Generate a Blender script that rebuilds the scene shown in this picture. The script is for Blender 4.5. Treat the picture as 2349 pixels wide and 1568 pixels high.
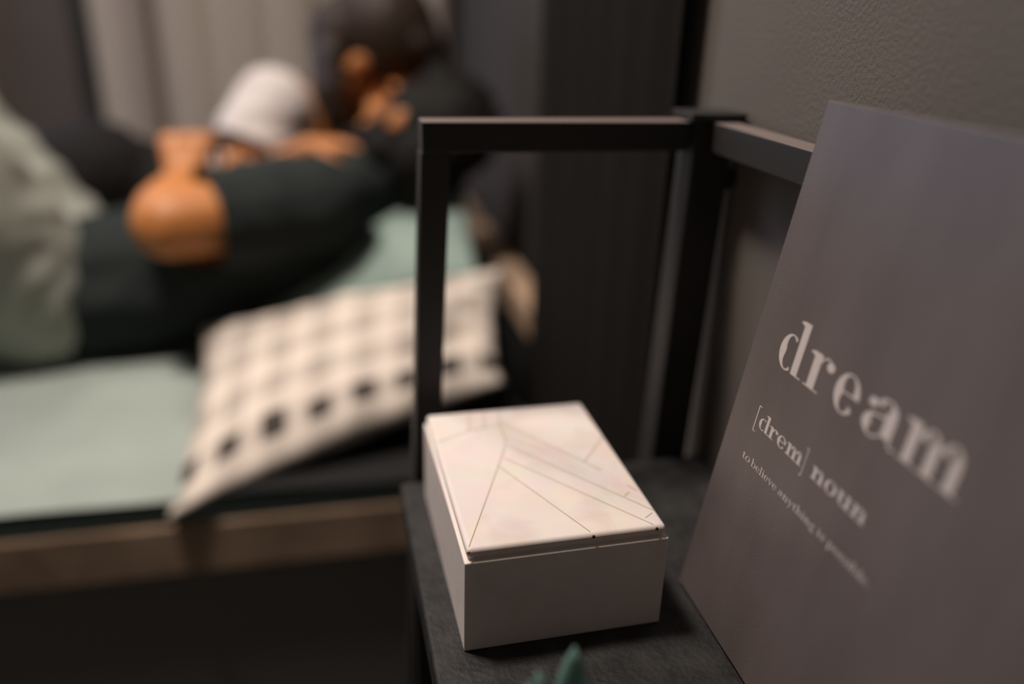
import bpy, bmesh, math, random
from mathutils import Vector, Matrix, noise
random.seed(7)
D = bpy.data
COL = bpy.context.scene.collection
for o in list(D.objects): D.objects.remove(o)
SC = bpy.context.scene

# ------------------------------------------------------------------ camera
F_PX, YAW, PITCH, ROLL = 1846.1, .23468632, .39075134, .02973447
cf = Vector((math.sin(YAW)*math.cos(PITCH), math.cos(YAW)*math.cos(PITCH), -math.sin(PITCH)))
cr0 = Vector((math.cos(YAW), -math.sin(YAW), 0)); cu0 = cr0.cross(cf)
cr = math.cos(ROLL)*cr0 + math.sin(ROLL)*cu0
cu = -math.sin(ROLL)*cr0 + math.cos(ROLL)*cu0
cd = D.cameras.new('camera'); cam = D.objects.new('camera', cd); COL.objects.link(cam)
m3 = Matrix((cr, cu, -cf)).transposed()
cam.matrix_world = Matrix.Translation((0, 0, .9782)) @ m3.to_4x4()
cd.sensor_width = 36; cd.lens = 36*F_PX/2349; cd.clip_start = .01
cd.dof.use_dof = True; cd.dof.focus_distance = .478; cd.dof.aperture_fstop = 1.35; cd.dof.aperture_blades = 0
SC.camera = cam

# ------------------------------------------------------------------ world, lights, exposure
W = D.worlds.new('world'); SC.world = W; W.use_nodes = True
bg = W.node_tree.nodes['Background']; bg.inputs[0].default_value = (1.0, .90, .80, 1); bg.inputs[1].default_value = .062
def area(name, loc, target, size, sy, energy, color):
    l = D.lights.new(name, 'AREA'); l.shape = 'RECTANGLE'; l.size = size; l.size_y = sy; l.energy = energy; l.color = color
    o = D.objects.new(name, l); COL.objects.link(o); o.location = loc
    o.rotation_euler = (Vector(target)-Vector(loc)).to_track_quat('-Z', 'Y').to_euler()
    return o
la = area('ceiling_lamp', (-.40, .78, 2.40), (-.15, 1.05, .5), .26, .26, 16, (1.0, .885, .80)); la.data.spread = math.radians(110)
lb = area('added_back_light', (-.66, 1.80, 2.40), (-.4, 1.5, .5), .34, .34, 12, (1.0, .885, .80))  # second lamp, added to light the couple from behind
area('board_sheen_light', (-1.25, 2.20, 1.25), (0, .6, .75), .8, 1.0, 9.0, (.55, .68, 1.0))  # added out of view for cool sheen on the board
vs = SC.view_settings
SC.display_settings.display_device = 'sRGB'
vs.view_transform = 'Standard'; vs.look = 'None'; vs.gamma = 1; vs.exposure = 0; vs.use_curve_mapping = False

# ------------------------------------------------------------------ materials
def mat(name, rgb, rough=.7, spec=.3, var=0, vscale=20, bump=0, bscale=60, metal=0, rgb2=None, sheen=0, sss=0):
    m = D.materials.new(name); m.use_nodes = True
    nt = m.node_tree; N = nt.nodes; L = nt.links
    b = N['Principled BSDF']
    b.inputs['Base Color'].default_value = (*rgb, 1); b.inputs['Roughness'].default_value = rough
    b.inputs['Specular IOR Level'].default_value = spec; b.inputs['Metallic'].default_value = metal
    if sheen: b.inputs['Sheen Weight'].default_value = sheen
    if sss:
        b.inputs['Subsurface Weight'].default_value = sss; b.inputs['Subsurface Radius'].default_value = (1, .3, .15); b.inputs['Subsurface Scale'].default_value = .01
    tc = N.new('ShaderNodeTexCoord')
    if var or rgb2:
        n = N.new('ShaderNodeTexNoise'); n.inputs['Scale'].default_value = vscale; n.inputs['Detail'].default_value = 5
        L.new(tc.outputs['Object'], n.inputs['Vector'])
        r = N.new('ShaderNodeValToRGB'); L.new(n.outputs['Fac'], r.inputs['Fac'])
        c2 = rgb2 or tuple(min(1, x*(1+var)) for x in rgb)
        c1 = rgb if rgb2 else tuple(x*(1-var) for x in rgb)
        r.color_ramp.elements[0].position = .35; r.color_ramp.elements[1].position = .65
        r.color_ramp.elements[0].color = (*c1, 1); r.color_ramp.elements[1].color = (*c2, 1)
        L.new(r.outputs['Color'], b.inputs['Base Color'])
    if bump:
        n = N.new('ShaderNodeTexNoise'); n.inputs['Scale'].default_value = bscale; n.inputs['Detail'].default_value = 3
        L.new(tc.outputs['Object'], n.inputs['Vector'])
        bp = N.new('ShaderNodeBump'); bp.inputs['Strength'].default_value = bump; bp.inputs['Distance'].default_value = .002
        L.new(n.outputs['Fac'], bp.inputs['Height']); L.new(bp.outputs['Normal'], b.inputs['Normal'])
    return m

M = {}
M['wall'] = mat('wall_paint', (.140, .120, .104), .7, .3, var=.05, vscale=6, bump=.35, bscale=330)
M['wall_back'] = mat('back_wall_paint', (.11, .09, .082), .8, .2, var=.05, vscale=4, bump=.3, bscale=180)
M['floor'] = mat('dark_floorboards', (.045, .041, .037), .6, .2, var=.3, vscale=8)
M['underbed'] = mat('added_underbed_panel_cloth', (.20, .19, .18), .9, .1, bump=.3, bscale=300)  # for the added panel that lifts the dark under the bed
M['black_wood'] = mat('black_wood', (.022, .021, .020), .62, .3, var=.35, vscale=60, bump=.5, bscale=260)
M['black_metal'] = mat('black_powder_coated_metal', (.030, .028, .027), .5, .25, bump=.04, bscale=600)
M['dark_cloth'] = mat('dark_curtain_cloth', (.026, .023, .020), .9, .1, bump=.3, bscale=400)
M['curtain'] = mat('light_curtain_cloth', (.82, .73, .65), .85, .1, bump=.2, bscale=300)
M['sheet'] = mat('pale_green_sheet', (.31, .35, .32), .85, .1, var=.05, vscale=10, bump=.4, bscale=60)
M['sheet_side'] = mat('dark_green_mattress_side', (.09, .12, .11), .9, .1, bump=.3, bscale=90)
M['bed_wood'] = mat('brown_bed_wood', (.42, .29, .20), .6, .25, var=.3, vscale=9)
M['teal_cloth'] = mat('sage_green_pillowcase', (.27, .35, .31), .85, .1, bump=.4, bscale=60)
M['tshirt_dark'] = mat('black_tshirt_cloth', (.022, .027, .026), .9, .12, bump=.3, bscale=200)
M['trousers'] = mat('grey_green_trousers', (.30, .31, .27), .9, .1, var=.1, vscale=14, bump=.5, bscale=90)
M['tshirt_white'] = mat('white_tshirt_cloth', (.60, .54, .52), .85, .1, bump=.3, bscale=120)
M['leggings'] = mat('black_leggings_cloth', (.014, .013, .013), .85, .15)
M['skin'] = mat('warm_skin', (.46, .175, .05), .5, .35, var=.05, vscale=12, sss=.15)
M['skin_w'] = mat('warm_skin_pale', (.50, .20, .07), .5, .35, var=.05, vscale=12, sss=.15)
M['hair'] = mat('dark_brown_hair', (.030, .018, .012), .55, .3, bump=.6, bscale=120)
M['hair_black'] = mat('black_hair', (.008, .007, .006), .7, .15, bump=.6, bscale=150)
M['eye'] = mat('eye_white', (.6, .55, .5), .3, .5)
M['leaf'] = mat('blue_green_succulent_leaf', (.15, .27, .23), .5, .3, var=.15, vscale=40)
M['pot'] = mat('dark_ceramic_pot', (.020, .020, .020), .4, .4)
M['soil'] = mat('dark_potting_soil', (.015, .012, .010), .95, .1, bump=1, bscale=200)
M['gold'] = mat('gold_inlay', (.50, .36, .19), .4, .5, metal=.35)
M['ink'] = mat('pale_print', (.62, .545, .52), .6, .3)
M['lip'] = mat('lip_skin', (.42, .12, .08), .45, .35)

def marble(name, base, vein):
    m = D.materials.new(name); m.use_nodes = True; nt = m.node_tree; N = nt.nodes; L = nt.links
    b = N['Principled BSDF']; b.inputs['Roughness'].default_value = .38; b.inputs['Specular IOR Level'].default_value = .4
    b.inputs['Subsurface Weight'].default_value = .12; b.inputs['Subsurface Scale'].default_value = .004
    tc = N.new('ShaderNodeTexCoord')
    n = N.new('ShaderNodeTexNoise'); n.inputs['Scale'].default_value = 16; n.inputs['Detail'].default_value = 6; n.inputs['Distortion'].default_value = 1.6
    L.new(tc.outputs['Object'], n.inputs['Vector'])
    r = N.new('ShaderNodeValToRGB'); e = r.color_ramp.elements
    e[0].position = .28; e[0].color = (*vein, 1); e[1].position = .47; e[1].color = (*base, 1)
    L.new(n.outputs['Fac'], r.inputs['Fac'])
    n2 = N.new('ShaderNodeTexNoise'); n2.inputs['Scale'].default_value = 45; n2.inputs['Detail'].default_value = 4
    L.new(tc.outputs['Object'], n2.inputs['Vector'])
    mx = N.new('ShaderNodeMix'); mx.data_type = 'RGBA'; mx.blend_type = 'MULTIPLY'; mx.inputs[0].default_value = .18
    L.new(r.outputs['Color'], mx.inputs[6]); L.new(n2.outputs['Color'], mx.inputs[7])
    L.new(mx.outputs[2], b.inputs['Base Color'])
    return m
M['marble'] = marble('cream_marble', (.88, .78, .72), (.80, .68, .62))

def board_mat():
    m = D.materials.new('taupe_printed_face'); m.use_nodes = True; nt = m.node_tree; N = nt.nodes; L = nt.links
    b = N['Principled BSDF']; b.inputs['Roughness'].default_value = .42; b.inputs['Specular IOR Level'].default_value = .45
    tc = N.new('ShaderNodeTexCoord'); mp = N.new('ShaderNodeMapping'); mp.inputs['Scale'].default_value = (6, 6, 1.5)
    L.new(tc.outputs['Object'], mp.inputs['Vector'])
    n = N.new('ShaderNodeTexNoise'); n.inputs['Scale'].default_value = 3; n.inputs['Detail'].default_value = 6; L.new(mp.outputs[0], n.inputs['Vector'])
    r = N.new('ShaderNodeValToRGB'); e = r.color_ramp.elements
    e[0].position = .3; e[0].color = (.098, .078, .074, 1); e[1].position = .7; e[1].color = (.142, .116, .110, 1)
    L.new(n.outputs['Fac'], r.inputs['Fac']); L.new(r.outputs[0], b.inputs['Base Color'])
    n2 = N.new('ShaderNodeTexNoise'); n2.inputs['Scale'].default_value = 700; L.new(tc.outputs['Object'], n2.inputs['Vector'])
    bp = N.new('ShaderNodeBump'); bp.inputs['Strength'].default_value = .25; bp.inputs['Distance'].default_value = .0006
    L.new(n2.outputs['Fac'], bp.inputs['Height']); L.new(bp.outputs[0], b.inputs['Normal'])
    return m
M['board'] = board_mat()

def check_mat():
    m = D.materials.new('cream_and_grey_checked_cloth'); m.use_nodes = True; nt = m.node_tree; N = nt.nodes; L = nt.links
    b = N['Principled BSDF']; b.inputs['Roughness'].default_value = .85; b.inputs['Specular IOR Level'].default_value = .1
    uv = N.new('ShaderNodeUVMap'); sp = N.new('ShaderNodeSeparateXYZ'); L.new(uv.outputs[0], sp.inputs[0])
    def stripe(sock, freq, ph, w):
        a = N.new('ShaderNodeMath'); a.operation = 'MULTIPLY_ADD'; L.new(sock, a.inputs[0]); a.inputs[1].default_value = freq; a.inputs[2].default_value = ph
        f = N.new('ShaderNodeMath'); f.operation = 'FRACT'; L.new(a.outputs[0], f.inputs[0])
        g = N.new('ShaderNodeMath'); g.operation = 'LESS_THAN'; L.new(f.outputs[0], g.inputs[0]); g.inputs[1].default_value = w
        return g.outputs[0]
    su = stripe(sp.outputs[0], 7.4, .05, .52); sv = stripe(sp.outputs[1], 4.6, .56, .48)
    def mul(sock, k):
        a = N.new('ShaderNodeMath'); a.operation = 'MULTIPLY'; L.new(sock, a.inputs[0]); a.inputs[1].default_value = k; return a.outputs[0]
    # the woven border stripe along one long side is darker, as in the cloth itself
    lt = N.new('ShaderNodeMath'); lt.operation = 'COMPARE'; L.new(sp.outputs[1], lt.inputs[0]); lt.inputs[1].default_value = .155; lt.inputs[2].default_value = .07
    add = N.new('ShaderNodeMath'); add.operation = 'ADD'; L.new(mul(su, .20), add.inputs[0]); L.new(mul(sv, .24), add.inputs[1])
    x = N.new('ShaderNodeMath'); x.operation = 'MULTIPLY'; L.new(su, x.inputs[0]); L.new(sv, x.inputs[1])
    x2 = N.new('ShaderNodeMath'); x2.operation = 'MULTIPLY_ADD'; L.new(lt.outputs[0], x2.inputs[0]); x2.inputs[1].default_value = .50; x2.inputs[2].default_value = .03
    x3 = N.new('ShaderNodeMath'); x3.operation = 'MULTIPLY'; L.new(x.outputs[0], x3.inputs[0]); L.new(x2.outputs[0], x3.inputs[1])
    x4 = N.new('ShaderNodeMath'); x4.operation = 'ADD'; L.new(add.outputs[0], x4.inputs[0]); L.new(x3.outputs[0], x4.inputs[1]); x4.use_clamp = True
    mx = N.new('ShaderNodeMix'); mx.data_type = 'RGBA'
    mx.inputs[6].default_value = (.70, .61, .53, 1); mx.inputs[7].default_value = (.045, .036, .032, 1)
    L.new(x4.outputs[0], mx.inputs[0]); L.new(mx.outputs[2], b.inputs['Base Color'])
    return m
M['check'] = check_mat()
M['pillow_shade'] = mat('black_pillow_shade', (.020, .020, .020), .9, .1, bump=.3, bscale=80)

# ------------------------------------------------------------------ helpers
def link(name, me, m, parent=None, smooth=False):
    o = D.objects.new(name, me); COL.objects.link(o)
    if m is not None and not me.materials: me.materials.append(m)
    if parent is not None: o.parent = parent
    if smooth: me.polygons.foreach_set('use_smooth', [True]*len(me.polygons))
    return o
def obj(name, bm, m, parent=None, smooth=False):
    bmesh.ops.recalc_face_normals(bm, faces=bm.faces)
    me = D.meshes.new(name); bm.to_mesh(me); bm.free()
    return link(name, me, m, parent, smooth)
def recenter(o):
    vs_ = [v.co for v in o.data.vertices]
    lo = Vector([min(v[i] for v in vs_) for i in range(3)]); hi = Vector([max(v[i] for v in vs_) for i in range(3)])
    c = Vector(((lo.x+hi.x)/2, (lo.y+hi.y)/2, lo.z)); o.data.transform(Matrix.Translation(-c)); o.location = c
    return o
def tag(o, label, cat, group=None):
    o['label'] = label; o['category'] = cat
    if group: o['group'] = group
    return o
def struct(o): o['kind'] = 'structure'; return o
def thing(name, label, cat, loc, rotz=0, group=None):
    o = D.objects.new(name, None); COL.objects.link(o); o.location = loc; o.rotation_euler = (0, 0, rotz); o.empty_display_size = .05
    return tag(o, label, cat, group)
def box(x0, y0, z0, x1, y1, z1, bev=0, seg=2, bm=None):
    t = bmesh.new(); bmesh.ops.create_cube(t, size=1)
    for v in t.verts: v.co = Vector(((x0+x1)/2+v.co.x*(x1-x0), (y0+y1)/2+v.co.y*(y1-y0), (z0+z1)/2+v.co.z*(z1-z0)))
    if bev: bmesh.ops.bevel(t, geom=list(t.edges), offset=bev, segments=seg, affect='EDGES', profile=.5)
    if bm is None: return t
    me = D.meshes.new('t'); t.to_mesh(me); bm.from_mesh(me); D.meshes.remove(me); t.free(); return bm
def cyl(p0, p1, r0, r1=None, seg=24, bm=None):
    bm = bm or bmesh.new(); r1 = r0 if r1 is None else r1
    p0 = Vector(p0); p1 = Vector(p1); d = p1-p0
    Mx = Matrix.Translation((p0+p1)/2) @ d.to_track_quat('Z', 'Y').to_matrix().to_4x4()
    bmesh.ops.create_cone(bm, cap_ends=True, segments=seg, radius1=r0, radius2=r1, depth=d.length, matrix=Mx)
    return bm

# ------------------------------------------------------------------ setting
struct(obj('floor', box(-2.4, -.9, -.05, .42, 2.36, 0), M['floor']))
struct(obj('wall_right', box(.312, -.9, 0, .42, 1.10, 2.5), M['wall']))
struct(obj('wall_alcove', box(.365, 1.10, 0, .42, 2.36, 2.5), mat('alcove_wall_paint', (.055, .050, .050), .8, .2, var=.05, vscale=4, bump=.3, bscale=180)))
struct(obj('wall_back', box(-2.4, 2.36, 0, .42, 2.44, 2.5), M['wall_back']))
struct(obj('curtain_gap_shade', box(-.590, 2.325, .25, -.530, 2.36, 2.2, .004), M['black_wood']))  # dark strip painting in the shaded gap beside the curtain

# unseen window added around the cool sheen light, left of the view
wf = bmesh.new()
for a in ((-1.70, .70, -1.64, 1.82), (-.86, .70, -.80, 1.82), (-1.64, .70, -.86, .76), (-1.64, 1.76, -.86, 1.82)):
    box(a[0], 2.325, a[1], a[2], 2.36, a[3], .004, bm=wf)
win = struct(obj('added_window_1', wf, M['bed_wood']))
gl = mat('added_window_glass', (.30, .36, .44), .1, .5); obj('added_pane', box(-1.64, 2.350, .76, -.86, 2.358, 1.76), gl, win)

def curtain(name, x0, x1, y, z0, z1, folds, amp, m, extra=None, axis='x', n=240, nz=14):
    """cloth sheet with folds; grid with a thin back side"""
    bm = bmesh.new(); rows = []
    for k in range(nz+1):
        z = z0+(z1-z0)*k/nz; row = []
        for i in range(n+1):
            s = i/n; x = x0+(x1-x0)*s
            d = amp*(math.sin(s*folds*2*math.pi+.6*math.sin(s*9))*.6+.4*math.sin(s*folds*3.7*math.pi+1))
            d *= .75+.25*math.sin(z*2+s*5)
            if extra: d += extra(x, z)
            row.append(bm.verts.new((x, y+d, z) if axis == 'x' else (y+d, x, z)))
        rows.append(row)
    for k in range(nz):
        for i in range(n): bm.faces.new((rows[k][i], rows[k][i+1], rows[k+1][i+1], rows[k+1][i]))
    bmesh.ops.solidify(bm, geom=list(bm.faces), thickness=.002)
    return obj(name, bm, m, None, True)
def deep(x, z):  # one deep fold near the left edge and shallow ones to the right
    return .13*math.exp(-((x+.410)/.030)**2) + .02*math.exp(-((x-.02)/.03)**2)
c = curtain('window_curtain', -.525, .335, 2.24, .06, 2.3, 7, .013, M['curtain'], deep)
recenter(c); tag(c, 'pale beige floor-length curtain hanging in soft folds behind the couple', 'curtain')
c = curtain('dark_curtain', .655, 1.085, .288, .04, 2.3, 3, .007, M['dark_cloth'], axis='y', n=120)
recenter(c); tag(c, 'black curtain hanging flat on the right wall between bed and metal rail', 'curtain')

# ------------------------------------------------------------------ bed
bed = thing('bed', 'low bed with brown wooden side rail and pale green sheet, couple lying on it', 'bed', (-.9, 1.6, 0))
def bl(bm):
    bmesh.ops.translate(bm, verts=bm.verts, vec=(.9, -1.6, 0)); return bm
obj('side_rail', bl(box(-2.2, .905, .30, .275, .93, .375, .004)), M['bed_wood'], bed)
obj('side_rail', bl(box(-2.2, 2.17, .30, .30, 2.195, .375, .004)), M['bed_wood'], bed)
obj('added_underbed_panel', bl(box(-2.18, .925, .02, .27, 2.175, .33, .006)), M['underbed'], bed)  # added to close the gap under the bed and lift its black
for x, y in ((-2.12, 1.0), (.20, 1.0), (-2.12, 2.1), (.20, 2.1)):
    obj('foot', bl(cyl((x, y, 0), (x, y, .022), .02)), M['black_wood'], bed)
obj('headboard', bl(box(.315, 1.14, .12, .345, 2.17, .485, .006)), M['black_wood'], bed)  # shade below the brown rail is put into the black panel colour
obj('headboard_rail', bl(box(.305, 1.13, .485, .350, 2.18, .54, .006)), M['bed_wood'], bed)
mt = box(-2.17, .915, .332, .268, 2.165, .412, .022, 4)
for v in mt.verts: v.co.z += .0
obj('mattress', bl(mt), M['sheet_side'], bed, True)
for nm, xa, xb, nx, mt_ in (('sheet', -2.19, -.165, 130, 'sheet'), ('pillow_shade_sheet', -.165, .27, 34, 'pillow_shade')):  # the black piece beyond the sheet stands in for pillow shadow
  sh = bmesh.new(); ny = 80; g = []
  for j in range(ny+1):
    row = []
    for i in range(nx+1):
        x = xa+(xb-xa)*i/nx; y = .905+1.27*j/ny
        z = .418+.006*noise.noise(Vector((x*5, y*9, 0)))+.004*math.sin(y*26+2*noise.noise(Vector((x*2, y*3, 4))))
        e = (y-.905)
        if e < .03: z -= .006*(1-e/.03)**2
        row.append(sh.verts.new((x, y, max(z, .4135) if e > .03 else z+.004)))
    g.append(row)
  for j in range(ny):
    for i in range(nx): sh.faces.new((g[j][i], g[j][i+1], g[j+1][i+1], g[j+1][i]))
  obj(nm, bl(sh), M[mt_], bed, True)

# ------------------------------------------------------------------ pillows
def pillow(name, c4, puff, m, label, seed=0, nu=56, nv=40, crump=.010, dents=()):
    """c4 = corners (near-left, near-right, far-right, far-left); a stuffed case with pinched corners"""
    A, B, C_, D_ = map(Vector, c4); n0 = (B-A).cross(D_-A).normalized()
    bm = bmesh.new(); uvl = bm.loops.layers.uv.new('UVMap'); sides = []
    for s in (1, -1):
        rows = []
        for j in range(nv+1):
            r = []
            for i in range(nu+1):
                u, v = i/nu, j/nv
                # edges pulled in between the corners
                uu = u+.035*math.sin(math.pi*v)*(1-2*u)*abs(1-2*u); vv = v+.045*math.sin(math.pi*u)*(1-2*v)*abs(1-2*v)
                p = (A*(1-uu)+B*uu)*(1-vv)+(D_*(1-uu)+C_*uu)*vv
                th = puff*(max(0, 1-abs(2*u-1)**2.6)**.6)*(max(0, 1-abs(2*v-1)**2.6)**.6)
                w = crump*noise.noise(Vector((u*5+seed, v*4, s*3)))*min(1, th/puff*2)
                w += crump*.5*noise.noise(Vector((u*13+seed, v*9, s*5)))*min(1, th/puff*2)
                for (du, dv, dr, dd) in dents:
                    if s > 0: w -= dd*math.exp(-(((u-du)/dr)**2+((v-dv)/dr)**2))
                r.append(bm.verts.new(p+n0*s*max(.001, th+w)))
            rows.append(r)
        for j in range(nv):
            for i in range(nu):
                q = [rows[j][i], rows[j][i+1], rows[j+1][i+1], rows[j+1][i]]
                t = [(i, j), (i+1, j), (i+1, j+1), (i, j+1)]
                f = bm.faces.new(q)
                for lp, (a, b_) in zip(f.loops, t): lp[uvl].uv = (a/nu, b_/nv)
        sides.append(rows)
    bmesh.ops.remove_doubles(bm, verts=bm.verts, dist=.0022)
    o = obj(name, bm, m, None, True); recenter(o)
    return tag(o, label, 'pillow')
pillow('pillow', ((-.212, .885, .396), (.225, .985, .500), (.270, 1.20, .600), (-.205, 1.29, .492)), .046, M['check'],
       'cream pillow with a grey and black checked pattern at the bed edge', 3, dents=((.88, .42, .07, .04), (.93, .60, .05, .02), (.78, .30, .05, .015)))
pillow('pillow', ((-.14, 1.24, .475), (.235, 1.24, .575), (.280, 1.57, .765), (-.08, 1.64, .50)), .045, M['teal_cloth'],
       'sage green pillow propped up under the man in black', 9)

# ------------------------------------------------------------------ people: one remeshed skin per body, clothes as children
def hull(bm, a, ra, b, rb, sub=2):
    t = bmesh.new()
    for p, r in ((a, ra), (b, rb)):
        bmesh.ops.create_icosphere(t, subdivisions=sub, radius=r, matrix=Matrix.Translation(Vector(p)))
    res = bmesh.ops.convex_hull(t, input=t.verts)
    bmesh.ops.delete(t, geom=[v for v in t.verts if not v.link_faces], context='VERTS')
    dead = [f for f in set(res.get('geom_interior', [])) if isinstance(f, bmesh.types.BMVert) and f.is_valid]
    if dead: bmesh.ops.delete(t, geom=dead, context='VERTS')
    me = D.meshes.new('t'); t.to_mesh(me); bm.from_mesh(me); D.meshes.remove(me); t.free()
def chain(bm, pts):
    for (a, ra), (b, rb) in zip(pts, pts[1:]): hull(bm, a, ra, b, rb)
def ell(bm, mtx, c, r, sub=3):
    bmesh.ops.create_icosphere(bm, subdivisions=sub, radius=1, matrix=mtx @ Matrix.Translation(Vector(c)) @ Matrix.Diagonal((*r, 1)))
def fuse(name, bm, m, parent, voxel=.006, smooth=4, wrinkle=0, wscale=12, cuts=(), seed=0):
    me = D.meshes.new('tmp'); bm.to_mesh(me); bm.free()
    o = D.objects.new('tmp', me); COL.objects.link(o)
    r = o.modifiers.new('r', 'REMESH'); r.mode = 'VOXEL'; r.voxel_size = voxel
    s = o.modifiers.new('s', 'SMOOTH'); s.iterations = smooth; s.factor = .5
    dg = bpy.context.evaluated_depsgraph_get(); e = o.evaluated_get(dg)
    out = D.meshes.new_from_object(e); D.objects.remove(o)
    if wrinkle or cuts:
        b = bmesh.new(); b.from_mesh(out); b.normal_update()
        if wrinkle:
            for v in b.verts:
                q = v.co*wscale
                v.co += v.normal*wrinkle*(1-2*abs(noise.noise(Vector((q.x+seed, q.y, q.z*1.6)))))
        for (p, n, rad) in cuts:      # clean hems: open the cloth beyond a plane near p
            p = Vector(p); n = Vector(n).normalized()
            def near(f):      # within rad of the limb's axis, and not far along it
                d_ = f.calc_center_median()-p; k = d_.dot(n); return abs(k) < .11 and (d_-n*k).length < rad
            fs = [f for f in b.faces if near(f)]
            geom = list({x for f in fs for x in (*f.verts, *f.edges, f)})
            bmesh.ops.bisect_plane(b, geom=geom, plane_co=p, plane_no=n)
            dead = [f for f in b.faces if near(f) and (f.calc_center_median()-p).dot(n) > 1e-4]
            bmesh.ops.delete(b, geom=dead, context='FACES')
        b.to_mesh(out); b.free()
    out.name = name
    ob = link(name, out, m, parent, True)
    if parent is not None: ob.matrix_parent_inverse = Matrix.Translation(-parent.location)
    return ob
def frame(fwd, up, c):
    f = Vector(fwd).normalized(); u = Vector(up); u = (u-f*u.dot(f)).normalized(); r = f.cross(u)
    return Matrix.Translation(Vector(c)) @ Matrix((r, f, u)).transposed().to_4x4()
def head(bm, T):
    ell(bm, T, (0, -.012, .030), (.073, .093, .088)); ell(bm, T, (0, .022, -.040), (.056, .064, .060))
    ell(bm, T, (0, .068, -.082), (.024, .022, .020))
    for s in (-1, 1):
        ell(bm, T, (s*.036, .058, -.022), (.026, .024, .024)); ell(bm, T, (s*.076, -.004, -.006), (.011, .018, .031))
        ell(bm, T, (s*.03, .074, .030), (.024, .012, .009))
    hull(bm, T @ Vector((0, .080, .020)), .009, T @ Vector((0, .106, -.018)), .013)
    ell(bm, T, (0, .084, -.046), (.024, .012, .007)); ell(bm, T, (0, .081, -.058), (.020, .012, .008))
def eyelids(T, parent, m):
    for s in (-1, 1):
        b = bmesh.new(); ell(b, T, (s*.031, .071, .006), (.013, .011, .010), 2)
        o = obj('closed_eyelid', b, m, parent, True); o.matrix_parent_inverse = Matrix.Translation(-parent.location)
def hand(bm, wrist, d, palm_n, side, curl=.5, k=1.0):
    """palm plus five fingers; d = pointing direction, palm_n = where the palm faces, side = thumb direction sign"""
    d = Vector(d).normalized(); n = Vector(palm_n); n = (n-d*n.dot(d)).normalized(); a = d.cross(n)*side
    w = Vector(wrist)
    hull(bm, w+d*.012*k, .020*k, w+d*.078*k-a*.022*k, .0145*k); hull(bm, w+d*.012*k, .020*k, w+d*.080*k+a*.024*k, .0145*k)
    hull(bm, w+d*.078*k-a*.024*k, .013*k, w+d*.080*k+a*.026*k, .013*k)
    for off, L_ in ((.031, .070), (.010, .078), (-.011, .073), (-.031, .058)):
        p = w+d*.080*k+a*off*k*1.02; r = .0088*k; ang = 0
        for q, fr in enumerate((.45, .32, .25)):
            ang += curl*(.7, .8, .6)[q]
            p2 = p+(d*math.cos(ang)+n*math.sin(ang))*L_*k*fr
            hull(bm, p, r, p2, r*.92, 1); p = p2; r *= .92
    p = w+d*.022*k+a*.026*k; t = (d*.62+a*.72+n*.35).normalized()
    p1 = p+t*.036*k; t2 = (d*.85+a*.2+n*.5).normalized(); p2 = p1+t2*.030*k; p3 = p2+(t2+n*.4).normalized()*.022*k
    hull(bm, p, .014*k, p1, .0105*k); hull(bm, p1, .0105*k, p2, .0095*k, 1); hull(bm, p2, .0095*k, p3, .0082*k, 1)
V = Vector

# --- man in black T-shirt, half lying against the pillows, knees raised
man = thing('person', 'man in black T-shirt and grey-green trousers reclining on bed, arm around woman', 'person', (-.39, 1.42, .42))
TM = frame((-.58, .70, .52), (.76, .08, .60), (.162, 1.45, .770))
m_neck = V((.062, 1.47, .685)); m_pel = V((-.440, 1.42, .525)); m_belly = V((-.290, 1.42, .540)); m_ch = V((-.085, 1.43, .600))
m_shN = V((-.010, 1.335, .678)); m_elN = V((-.228, 1.240, .674)); m_wrN = V((-.222, 1.360, .690))
m_shF = V((-.02, 1.60, .655)); m_elF = V((-.20, 1.60, .53)); m_wrF = V((-.33, 1.60, .47))
hipN = V((-.470, 1.385, .525)); hipF = V((-.46, 1.52, .530)); knN = V((-.580, 1.23, .870)); knF = V((-.67, 1.55, .85)); anN = V((-.84, 1.24, .50)); anF = V((-.88, 1.56, .50))
toeN = V((-.97, 1.23, .455)); toeF = V((-1.02, 1.57, .455))
b = bmesh.new(); head(b, TM)
chain(b, ((m_neck-V((.01, 0, .01)), .058), (TM @ V((0, -.025, -.045)), .050)))
chain(b, ((m_pel, .112), (m_belly, .103), (m_ch, .120), (m_neck-V((.055, 0, .03)), .078)))
for shp, el, wr, wrr in ((m_shN, m_elN, m_wrN, .046), (m_shF, m_elF, m_wrF, .031)):
    chain(b, ((m_ch+V((.03, 0, .02)), .085), (shp, .062), (shp.lerp(el, .45), .060), (el, .054), (el.lerp(wr, .35), .057), (wr, wrr)))
for hp, kn, an, to in ((hipN, knN, anN, toeN), (hipF, knF, anF, toeF)):
    chain(b, ((m_pel, .10), (hp, .092), (hp.lerp(kn, .5), .078), (kn, .055), (kn.lerp(an, .35), .056), (an, .034), (to, .026)))
hand(b, m_wrN, (.05, .45, .60), (.1, 1, -.4), -1, 1.3, 1.2); hand(b, m_wrF, (-.6, .3, -.02), (0, 0, -1), -1, .1)
fuse('body', b, M['skin'], man, .006)
eyelids(TM, man, M['skin'])
g_ = .013
b = bmesh.new()
chain(b, ((m_pel+V((.05, 0, .0)), .112+g_), (m_belly, .110+g_), (m_ch, .128+g_), (m_neck-V((.055, 0, .035)), .074+g_), (m_neck.lerp(TM @ V((0, -.025, -.045)), .45), .064)))
for shp, el in ((m_shN, m_elN), (m_shF, m_elF)):
    chain(b, ((m_ch+V((.03, 0, .02)), .085+g_), (shp, .066+g_), (shp.lerp(el, .80), .064+g_)))
cutN = m_shN.lerp(m_elN, .76); cutF = m_shF.lerp(m_elF, .58)
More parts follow.
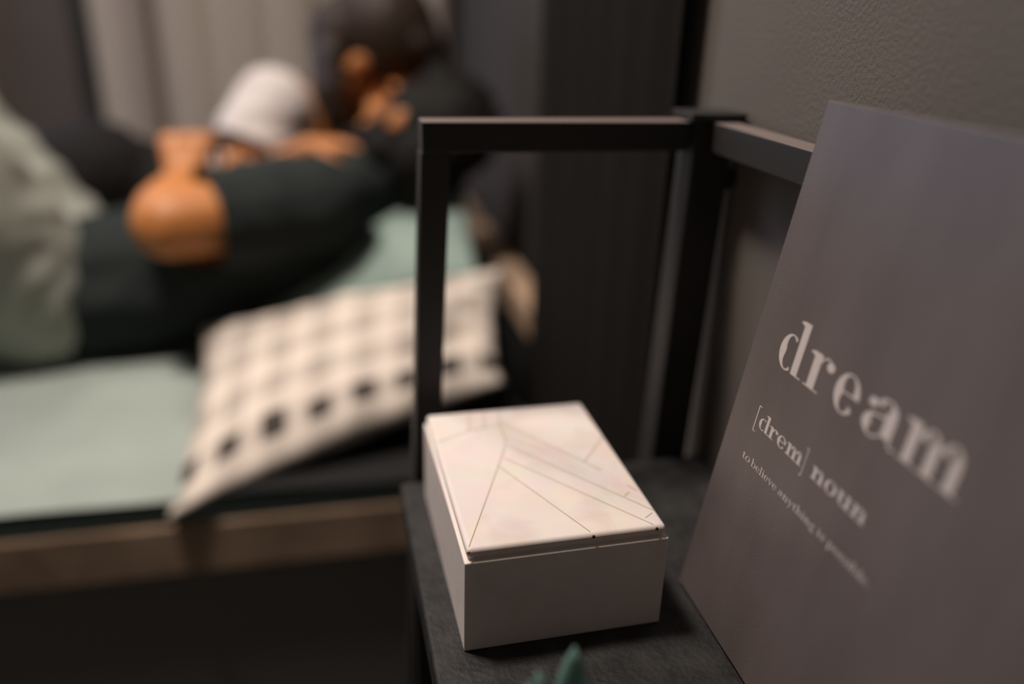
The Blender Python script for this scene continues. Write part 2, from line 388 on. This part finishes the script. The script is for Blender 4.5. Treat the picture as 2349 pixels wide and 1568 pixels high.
fuse('tshirt', b, M['tshirt_dark'], man, .008, 5, .006, 11, ((cutN, m_elN-m_shN, .092), (cutF, m_elF-m_shF, .088)), 2)
b = bmesh.new()
for hp, kn, an in ((hipN, knN, anN), (hipF, knF, anF)):
    chain(b, ((m_pel-V((.03, 0, 0)), .112+g_), (hp, .100+g_), (hp.lerp(kn, .5), .092+g_), (kn, .068+g_), (kn.lerp(an, .4), .066+g_), (an, .048)))
fuse('trousers', b, M['trousers'], man, .009, 5, .009, 10, ((anN-(anN-knN).normalized()*.02, anN-knN, .07), (anF-(anF-knF).normalized()*.02, anF-knF, .07)), 5)
for an, to in ((anN, toeN), (anF, toeF)):
    b = bmesh.new(); chain(b, ((an, .040), (an.lerp(to, .5), .037), (to, .034)))
    fuse('sock', b, M['leggings'], man, .008, 3)
b = bmesh.new(); ell(b, TM, (0, -.032, .050), (.083, .096, .086)); ell(b, TM, (0, -.054, -.018), (.082, .070, .078)); ell(b, TM, (0, .030, .100), (.058, .040, .026))
for i in range(46):
    a_ = random.uniform(0, 6.28); e_ = random.uniform(.1, 1.4)
    p = V((math.cos(a_)*math.cos(e_)*.074, -.03+math.sin(a_)*math.cos(e_)*.085, .052+math.sin(e_)*.078))
    hull(b, TM @ p, .012, TM @ (p*1.10), .006, 1)
for s in (-1, 1): ell(b, TM, (s*.054, -.008, .022), (.032, .062, .062))
fuse('hair', b, M['hair_black'], man, .006, 2, .003, 60)
b = bmesh.new(); ell(b, TM, (0, .056, -.082), (.046, .040, .032)); ell(b, TM, (.045, .004, -.058), (.028, .040, .036)); ell(b, TM, (-.045, .004, -.058), (.028, .040, .036))
for s in (-1, 1): chain(b, ((TM @ V((s*.064, .012, -.010)), .012), (TM @ V((s*.056, .030, -.050)), .016), (TM @ V((s*.034, .058, -.082)), .017)))
fuse('beard', b, M['hair_black'], man, .005, 3, .003, 70)

# --- woman in white T-shirt, behind the man, leaning over his face
wom = thing('person', 'long-haired woman in white T-shirt and black leggings leaning over the man', 'person', (-.40, 1.80, .42))
TW = frame((.50, -.08, -.86), (.60, -.22, .38), (.100, 1.600, .890))
w_nk = V((.010, 1.67, .765)); w_ch = V((-.095, 1.73, .680)); w_be = V((-.25, 1.78, .575)); w_pe = V((-.415, 1.78, .610))
w_s1 = V((-.088, 1.635, .788)); w_e1 = V((-.170, 1.545, .655)); w_w1 = V((-.02, 1.475, .745))
w_s2 = V((.015, 1.775, .650)); w_e2 = V((.10, 1.78, .478)); w_w2 = V((.02, 1.70, .452))
h1 = V((-.425, 1.725, .665)); h2 = V((-.425, 1.84, .545)); k1 = V((-.80, 1.66, .620)); k2 = V((-.82, 1.86, .50)); a1 = V((-1.15, 1.80, .50)); a2 = V((-1.16, 1.95, .475))
b = bmesh.new(); head(b, TW)
chain(b, ((w_nk, .052), (TW @ V((0, -.035, -.050)), .044)))
chain(b, ((w_pe, .112), (w_be, .078), (w_ch, .100), (w_nk-V((.03, -.01, .03)), .062)))
for shp, el, wr in ((w_s1, w_e1, w_w1), (w_s2, w_e2, w_w2)):
    chain(b, ((w_ch+V((.03, 0, .02)), .075), (shp, .050), (shp.lerp(el, .5), .042), (el, .034), (el.lerp(wr, .3), .034), (wr, .022)))
for hp, kn, an in ((h1, k1, a1), (h2, k2, a2)):
    chain(b, ((w_pe, .10), (hp, .092), (hp.lerp(kn, .5), .075), (kn, .052), (kn.lerp(an, .35), .050), (an, .032), (an+V((-.13, -.03, -.01)), .024)))
hand(b, w_w1, (.6, -.15, .05), (0, -.1, -1), -1, .35, .88); hand(b, w_w2, (-.5, -.5, 0), (0, 0, -1), 1, .15, .88)
fuse('body', b, M['skin_w'], wom, .006)
eyelids(TW, wom, M['skin_w'])
b = bmesh.new()
chain(b, ((w_pe+V((.10, 0, -.01)), .088+g_), (w_be, .080+g_), (w_ch, .102+g_), (w_nk-V((.065, -.015, .065)), .058+g_)))
for shp, el in ((w_s1, w_e1), (w_s2, w_e2)):
    chain(b, ((w_ch+V((.03, 0, .02)), .078+g_), (shp+V((0, 0, .004)), .062+g_), (shp.lerp(el, .62), .058+g_)))
cut1 = w_s1.lerp(w_e1, .52); cut2 = w_s2.lerp(w_e2, .55)
fuse('tshirt', b, M['tshirt_white'], wom, .008, 5, .006, 12, ((cut1, w_e1-w_s1, .085), (cut2, w_e2-w_s2, .085)), 8)
b = bmesh.new()
for hp, kn, an in ((h1, k1, a1), (h2, k2, a2)):
    chain(b, ((w_pe+V((.075, -.02, .0)), .112), (w_pe, .106+.008), (hp, .102), (hp.lerp(kn, .5), .084), (kn, .060), (kn.lerp(an, .35), .058), (an, .040)))
fuse('leggings', b, M['leggings'], wom, .008, 4)
b = bmesh.new(); ell(b, TW, (0, -.030, .046), (.090, .104, .096)); ell(b, TW, (0, -.055, -.010), (.080, .070, .080))
ell(b, TW, (0, .018, .100), (.072, .055, .032))
def lock(p, q, r, wob):
    p = V(p); q = V(q); mid = (p+q)/2+V(wob); chain(b, ((p, r), (p.lerp(mid, .6), r*1.05), (mid, r), (mid.lerp(q, .6), r*.8), (q, r*.35)))
hl = V((.02, 1.585, .875))
for i in range(26):   # hair falling past the near cheek and the neck
    t = i/25
    p = V((.004+.026*t, 1.560-.045*t+.004*math.sin(i*2.1), .900+.010*math.sin(t*3)))
    q = V((.020+.020*t+.006*math.sin(i*3), 1.560-.035*t+.012*math.sin(i*1.7), .770-.012*math.sin(i*.9)+.01*t))
    lock(p, q, .012, (-.016+.012*t, -.012, .0))
for i in range(16):   # hair falling on the far side
    t = i/15
    p = TW @ V((.070, -.06+.08*t, .02)); q = V((.03+.09*t, 1.70, .745+.01*math.sin(i*2)))
    lock(p, q, .012, (0, .015, 0))
fuse('hair', b, M['hair'], wom, .0055, 2, .002, 60)

# ------------------------------------------------------------------ bedside table
ns = thing('bedside_table', 'black wooden bedside table with worn edge under the marble box', 'table', (.178, .33, 0))
def nl(bm): bmesh.ops.translate(bm, verts=bm.verts, vec=(-.178, -.33, 0)); return bm
obj('table_top', nl(box(.0455, .08, .596, .309, .566, .620, .0025, 3)), M['black_wood'], ns)
for x in (.052, .282):
    for y in (.09, .53): obj('leg', nl(box(x, y, 0, x+.022, y+.022, .596, .001)), M['black_metal'], ns)
obj('shelf', nl(box(.052, .09, .22, .304, .552, .238, .002)), M['black_wood'], ns)

# ------------------------------------------------------------------ black metal rail frame behind the table
rf = thing('metal_rail_frame', 'black square-tube metal frame standing behind the marble box', 'frame', (.18, .57, 0))
def rl(bm): bmesh.ops.translate(bm, verts=bm.verts, vec=(-.18, -.57, 0)); return bm
zt = .9055
def shear(bm, k):   # the uprights are not quite plumb
    for v in bm.verts: v.co.x -= k*(zt-v.co.z)/(zt-.62)
obj('top_rail', rl(box(.0675, .5685, zt-.0215, .268, .590, zt, .0008)), M['black_metal'], rf)
up = box(.0675, .5685, 0, .0882, .590, zt-.0215, .0006)
shear(up, .0106)
obj('upright', rl(up), M['black_metal'], rf)
pb = box(.272, .5675, 0, .3035, .597, zt+.001, .001); shear(pb, .0075)
obj('post', rl(pb), M['black_metal'], rf)
obj('post_cap', rl(box(.2655, .562, zt+.001, .3095, .600, zt+.0062, .0008)), M['black_metal'], rf)
obj('wall_rail', rl(box(.283, .09, zt-.0215, .3035, .5675, zt, .0008)), M['black_metal'], rf)
bb = cyl((.3035, .578, .861), (.3085, .578, .861), .0085); cyl((.3085, .578, .861), (.3115, .578, .861), .0065, bm=bb)
obj('bolt', rl(bb), M['black_metal'], rf)

M['top_sheen'] = mat('painted_top_sheen', (.19, .150, .135), .5, .4)  # sheen of the rail tops put into the colour
for o_ in list(rf.children):      # lighter tan on the upward rail faces paints in their grazing reflection
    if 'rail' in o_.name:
        o_.data.materials.append(M['top_sheen'])
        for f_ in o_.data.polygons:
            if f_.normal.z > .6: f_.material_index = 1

# ------------------------------------------------------------------ marble box
BW, BD = .1262, .1720
mb = thing('marble_box', 'cream marble lidded box with thin gold inlay lines on its lid', 'box', (.0650, .3722, .6202), .01218781)
body = bmesh.new(); hb = .0645
box(0, 0, 0, BW, BD, .006, 0, bm=body)
body.free(); body = box(0, 0, 0, BW, BD, hb, .0009, 3)
obj('box_body', body, M['marble'], mb)
obj('rim', box(.0034, .0034, hb-.001, BW-.0034, BD-.0034, hb+.0012, .0003), M['marble'], mb)
lid = obj('lid', box(.0016, .0016, hb+.0010, BW-.0016, BD-.0016, .0727, .0029, 5), M['marble'], mb)
zl = .07275
LN = [[(3.4, 4.6), (37.8, 84.2), (50.7, 114.7)], [(50.7, 114.7), (52.7, 123.1), (52.5, 139.9)], [(52.5, 139.9), (57.2, 167.4)],
      [(39.7, 86.5), (76.6, 4.4)], [(45, 97.5), (72, 62.4), (116.6, 4.0)], [(52.2, 112.9), (122.5, 18)],
      [(55.4, 145.7), (98.5, 81.8), (106.1, 68.8)], [(98.5, 81.8), (122.5, 112.5)], [(110.4, 36.4), (115.4, 40.6)],
      [(114.5, 11.4), (120.8, 15.6)], [(116.5, 48.8), (120.9, 40.7)], [(4.4, 127.6), (29.2, 139.6), (52.5, 145)],
      [(34.2, 167.6), (28.9, 139.7)], [(45.5, 167.6), (40.8, 142.2)], [(104.9, 163.1), (123.7, 141.1)]]
for ln in LN:
    bm = bmesh.new()
    for (a, b_) in zip(ln, ln[1:]):
        a = V((a[0]/1000, a[1]/1000, 0)); b_ = V((b_[0]/1000, b_[1]/1000, 0)); d = (b_-a).normalized(); n = V((-d.y, d.x, 0))*.00028
        q = [a-n, b_-n, b_+n, a+n]
        lo = [bm.verts.new((p.x, p.y, zl-.0012)) for p in q]; hi = [bm.verts.new((p.x, p.y, zl+.00003)) for p in q]
        bm.faces.new(hi); bm.faces.new(lo[::-1])
        for i in range(4): bm.faces.new((lo[i], lo[(i+1) % 4], hi[(i+1) % 4], hi[i]))
    o = obj('inlay_line', bm, M['gold'], lid)
# the brass dots where three lines run over the lid's front edge
for x in (1.9+.6, 77.9, 118.2):
    obj('inlay_end', cyl((x/1000, .0020, zl-.0016), (x/1000, .0010, zl-.0016), .0009, seg=10), M['black_metal'] if x > 5 else M['gold'], lid)

# ------------------------------------------------------------------ printed board
TH = .012
bd = thing('printed_board', 'dark taupe board with the word dream printed in pale serif letters', 'sign', (.219, .407, .6225))
Un = V((0, -1, 0)); Vn = V((.16237, 0, .98673)); Nn = Un.cross(Vn).normalized()
BT = Matrix((Un, Vn, Nn)).transposed().to_4x4()      # local (u, v, n)
def on_board(bm): bmesh.ops.transform(bm, matrix=BT, verts=bm.verts); return bm
obj('panel', on_board(box(0, 0, -TH, .300, .3195, 0, .0007)), M['board'], bd)

def arc(polys, cx, cy, rx, ry, a0, a1, S, h, n=26, pw=1.6, horiz=False, off=0):
    out = []; inn = []
    for i in range(n+1):
        t = math.radians(a0+(a1-a0)*i/n); w = abs(math.sin(t+off)) if horiz else abs(math.cos(t+off))
        th = h+(S-h)*w**pw
        out.append((cx+rx*math.cos(t), cy+ry*math.sin(t))); inn.append((cx+(rx-th)*math.cos(t), cy+(ry-th)*math.sin(t)))
    for i in range(n): polys.append((out[i], out[i+1], inn[i+1], inn[i]))
def rect(polys, x0, y0, x1, y1): polys.append(((x0, y0), (x1, y0), (x1, y1), (x0, y1)))
def dot(polys, cx, cy, r, n=14):
    polys.append(tuple((cx+r*math.cos(6.2832*i/n), cy+r*math.sin(6.2832*i/n)) for i in range(n)))
def line(polys, x0, y0, x1, y1, w):
    polys.append(((x0-w/2, y0), (x0+w/2, y0), (x1+w/2, y1), (x1-w/2, y1)))
def flag(polys, x, y, S, h):   # slanted head serif left of a stem top
    polys.append(((x-.16, y-.05), (x-.16, y-.05-h*.7), (x+.02, y-.14), (x+.02, y), (x-.02, y)))
def foot(polys, x0, x1, S, h, l=.13, r=.13): rect(polys, x0-l, 0, x1+r, h)
def glyph(ch, S, h):
    P = []; w = 1
    def stem(x, y0, y1, ftl=.13, ftr=.13, top=True, bot=True):
        rect(P, x, y0, x+S, y1)
        if bot: foot(P, x, x+S, S, h, ftl, ftr)
        if top: flag(P, x, y1, S, h)
    def shoulder(x0, x1):  # from stem right side to next stem right side
        cx = (x0+x1)/2+.02; rx = (x1-cx)
        arc(P, cx, .62, rx, .40, 0, 165, S, h*1.15)
        rect(P, x1-S, 0, x1, .63); foot(P, x1-S, x1, S, h)
    if ch == 'o': arc(P, .5, .5, .46, .52, 0, 360, S*1.08, h, 40); w = 1.0
    elif ch == 'd': arc(P, .46, .5, .41, .52, 60, 300, S*1.05, h, 34); stem(.74, 0, 1.52, 0, .17); w = 1.08; P[:] = P
    elif ch == 'b': arc(P, .60, .5, .41, .52, -125, 125, S*1.05, h, 34); stem(.14, 0, 1.52, 0, 0, bot=False); w = 1.08
    elif ch == 'p': arc(P, .62, .5, .41, .52, -125, 125, S*1.05, h, 34); rect(P, .18, -.48, .18+S, 1.0); flag(P, .18, 1.0, S, h); rect(P, .05, -.48, .31+S, -.48+h); w = 1.1
    elif ch == 'e':
        arc(P, .46, .5, .42, .52, 90, 318, S*1.1, h, 34); arc(P, .46, .5, .42, .52, 0, 90, S*.8, h, 16); rect(P, .12, .5, .87, .5+h*1.1); w = .92
    elif ch == 'a':
        x = .58; rect(P, x, .14, x+S, .70); arc(P, x+S-.29, .69, .29, .33, 0, 150, S, h*1.1, 18); dot(P, .20, .77, .115 if S > .2 else .09)
        arc(P, .36, .27, .30, .29, 95, 290, S*1.0, h, 24); polys_top = ((.33, .56), (x+.02, .62), (x+.02, .62-h*1.6), (.33, .56-h*1.3)); P.append(polys_top)
        P.append(((.42, -.02), (x+.02, .14), (x+.02, .20), (.42, .035))); arc(P, x+S+.06, .15, .09+.02, .17, 180, 320, h*1.4, h*1.4, 12); w = .98
    elif ch == 'r':
        stem(.18, 0, 1.0, .13, .17); arc(P, .64, .62, .26, .39, 62, 172, h*1.4, h*1.2, 14); dot(P, .78, .83, .13 if S > .2 else .095); w = .92
    elif ch == 'm': stem(.18, 0, 1.0); shoulder(.18+S*.9, .18+S+.52); shoulder(.18+S+.52-S*.1, .18+S+1.04); w = 1.04+S+.36
    elif ch == 'n': stem(.18, 0, 1.0); shoulder(.18+S*.9, .18+S+.54); w = .54+S+.36
    elif ch == 'h': stem(.18, 0, 1.52); shoulder(.18+S*.9, .18+S+.54); w = .54+S+.36
    elif ch == 'u':
        rect(P, .18, .36, .18+S, 1.0); flag(P, .18, 1.0, S, h); x1 = .18+S+.56
        arc(P, (.18+x1)/2-.02, .38, (x1-.18)/2-.01, .40, 180, 345, S, h*1.15, 20); rect(P, x1-S, 0, x1, 1.0); flag(P, x1-S, 1.0, S, h); rect(P, x1, 0, x1+.14, h); w = x1+.14
    elif ch == 'i': stem(.18, 0, 1.0); dot(P, .18+S/2, 1.36, .125 if S > .2 else .10); w = S+.36
    elif ch == 'l': stem(.18, 0, 1.52); w = S+.36
    elif ch == 't':
        rect(P, .20, .2, .20+S, 1.18); rect(P, .04, 1.0-h, .62, 1.0); arc(P, .20+.25, .22, .25, .24, 180, 335, S, h, 16); w = .70
    elif ch == 'v': 
        P.append(((.08, 1), (.08+S*1.1, 1), (.52+S*.2, .02), (.46, -.02))); P.append(((.80, 1), (.80+h*1.3, 1), (.53, .0), (.47, .0)))
        rect(P, -.02, 1-h, .46, 1); rect(P, .64, 1-h, 1.0, 1); w = .98
    elif ch == 'y':
        P.append(((.08, 1), (.08+S*1.1, 1), (.56+S*.2, .02), (.48, .02))); P.append(((.82, 1), (.82+h*1.3, 1), (.42, -.35), (.36, -.35)))
        rect(P, -.02, 1-h, .46, 1); rect(P, .66, 1-h, 1.02, 1); dot(P, .28, -.38, .10); w = 1.0
    elif ch == 's':
        arc(P, .40, .755, .27, .265, 30, 265, h*1.5, h*1.5, 20); arc(P, .40, .265, .29, .285, 85, -150, h*1.6, h*1.6, 20)
        P.append(((.20, .78), (.36, .66), (.62, .36), (.66, .20), (.50, .22), (.30, .46), (.16, .62))) ; rect(P, .62, .70, .62+h, 1.0); rect(P, .12, 0, .12+h, .30); w = .82
    elif ch == 'g':
        arc(P, .42, .66, .32, .35, 0, 360, S*.9, h, 30); arc(P, .46, -.20, .40, .27, 0, 360, S*.75, h*1.3, 30, horiz=False)
        arc(P, .30, .14, .17, .20, 110, 260, S*.6, h*1.6, 12); P.append(((.28, .06), (.28, -.06), (.80, -.10), (.72, .06))); arc(P, .84, .92, .12, .12, 60, 190, h*1.6, h*1.6, 8); w = .96
    elif ch == '[': rect(P, .22, -.62, .22+h*1.2, 1.85); rect(P, .22, 1.85-h, .55, 1.85); rect(P, .22, -.62, .55, -.62+h); w = .62
    elif ch == ']': rect(P, .40-h*1.2, -.62, .40, 1.85); rect(P, .07, 1.85-h, .40, 1.85); rect(P, .07, -.62, .40, -.62+h); w = .62
    elif ch == '.': dot(P, .2, .11, .11); w = .4
    return P, w
def put(bm, text, u0, u1, v0, xh, S, h, track=0., level=.00012, fit=True):
    gs = [glyph(c_, S, h) for c_ in text]; tot = sum(w for _, w in gs)+track*(len(gs)-1)
    sx = (u1-u0)/tot; x = u0; k = 0
    for P, w in gs:
        for poly in P:
            k += 1; z = level+(k % 5)*.000012
            try:
                f = bm.faces.new([bm.verts.new((x+px*sx, v0+py*xh, z)) for px, py in poly])
                f.normal_update()
                if f.normal.z < 0: f.normal_flip()
            except ValueError: pass
        x += (w+track)*sx
def letters(name, runs):
    bm = bmesh.new()
    for r in runs: put(bm, *r)
    bmesh.ops.transform(bm, matrix=BT, verts=bm.verts)
    me = D.meshes.new(name); bm.to_mesh(me); bm.free(); return link(name, me, M['ink'], bd)
mm = .001
big = dict(S=.30, h=.042)
runs = []
for ch, a, b_ in (('d', 26.5, 50.8), ('r', 54.5, 77.5), ('e', 80.5, 101.5), ('a', 104.5, 132.0), ('m', 132.5, 174.0)):
    runs.append((ch, a*mm, b_*mm, 174.6*mm, 20.3*mm, .26 if ch != 'm' else .225, .036))
letters('title_lettering', runs)
letters('pronunciation_lettering', [('[', 24.4*mm, 30*mm, 134.2*mm, 6.6*mm, .2, .08), ('drem', 30.2*mm, 77.0*mm, 134.2*mm, 6.9*mm, .24, .07), (']', 76.6*mm, 80.4*mm, 134.2*mm, 6.6*mm, .2, .08),
    ('noun', 85.5*mm, 132.5*mm, 134.2*mm, 6.9*mm, .24, .07)])
sm = []
for wd, a, b_ in (('to', 24.5, 33.8), ('believe', 35.4, 64.1), ('anything', 66.2, 102.8), ('is', 104.8, 112.0), ('possible.', 114.0, 148.2)):
    sm.append((wd, a*mm, b_*mm, 110.9*mm, 3.2*mm, .20, .075))
letters('definition_lettering', sm)

# ------------------------------------------------------------------ small succulent in front of the box, nearest the lens
pl = thing('potted_succulent', 'small blue-green succulent in front of the marble box, only leaf tips showing', 'plant', (.092, .262, .6202))
prof = [(.020, 0), (.026, .002), (.031, .040), (.0325, .044), (.0300, .044), (.0285, .037), (.0, .037)]
bm = bmesh.new(); ns_ = 32; rings = []
for r, z in prof:
    rings.append([bm.verts.new((r*math.cos(6.28318*i/ns_), r*math.sin(6.28318*i/ns_), z)) for i in range(ns_)] if r > 0 else [bm.verts.new((0, 0, z))])
bm.faces.new(rings[0][::-1])
for a, b_ in zip(rings, rings[1:]):
    for i in range(ns_):
        if len(b_) == 1: bm.faces.new((a[i], a[(i+1) % ns_], b_[0]))
        else: bm.faces.new((a[i], a[(i+1) % ns_], b_[(i+1) % ns_], b_[i]))
obj('pot', bm, M['pot'], pl, True)
obj('soil', cyl((0, 0, .034), (0, 0, .0385), .0282), M['soil'], pl)
def leaf(base, tip, w):
    bm = bmesh.new(); base = V(base); tip = V(tip); d = tip-base; q = d.to_track_quat('Z', 'Y').to_matrix(); n = 9; L_ = d.length; rr = []
    for k in range(n):
        t = k/(n-1); r = w*math.sin(math.pi*min(.995, .16+.84*t))**.7; bend = V((0, 0, .0))
        rr.append([bm.verts.new(base+q @ V((r*math.cos(6.28318*i/10), .55*r*math.sin(6.28318*i/10), t*L_))) for i in range(10)])
    for a, b_ in zip(rr, rr[1:]):
        for i in range(10): bm.faces.new((a[i], a[(i+1) % 10], b_[(i+1) % 10], b_[i]))
    bm.faces.new(rr[0][::-1]); bm.faces.new(rr[-1]); return obj('leaf', bm, M['leaf'], pl, True)
leaf((.004, .002, .037), (.0045, .004, .096), .0085)
leaf((-.004, .001, .037), (-.0135, -.002, .091), .0085)
leaf((.010, -.004, .037), (.016, -.006, .080), .0075)
for i in range(11):
    a = i*2.39996; e = .35+.5*(i/11); L_ = .030+.006*math.sin(i*2)
    leaf((.006*math.cos(a), .006*math.sin(a), .037), (.006*math.cos(a)+L_*math.cos(a)*math.sin(e), .006*math.sin(a)+L_*math.sin(a)*math.sin(e), .037+L_*math.cos(e)), .0058)
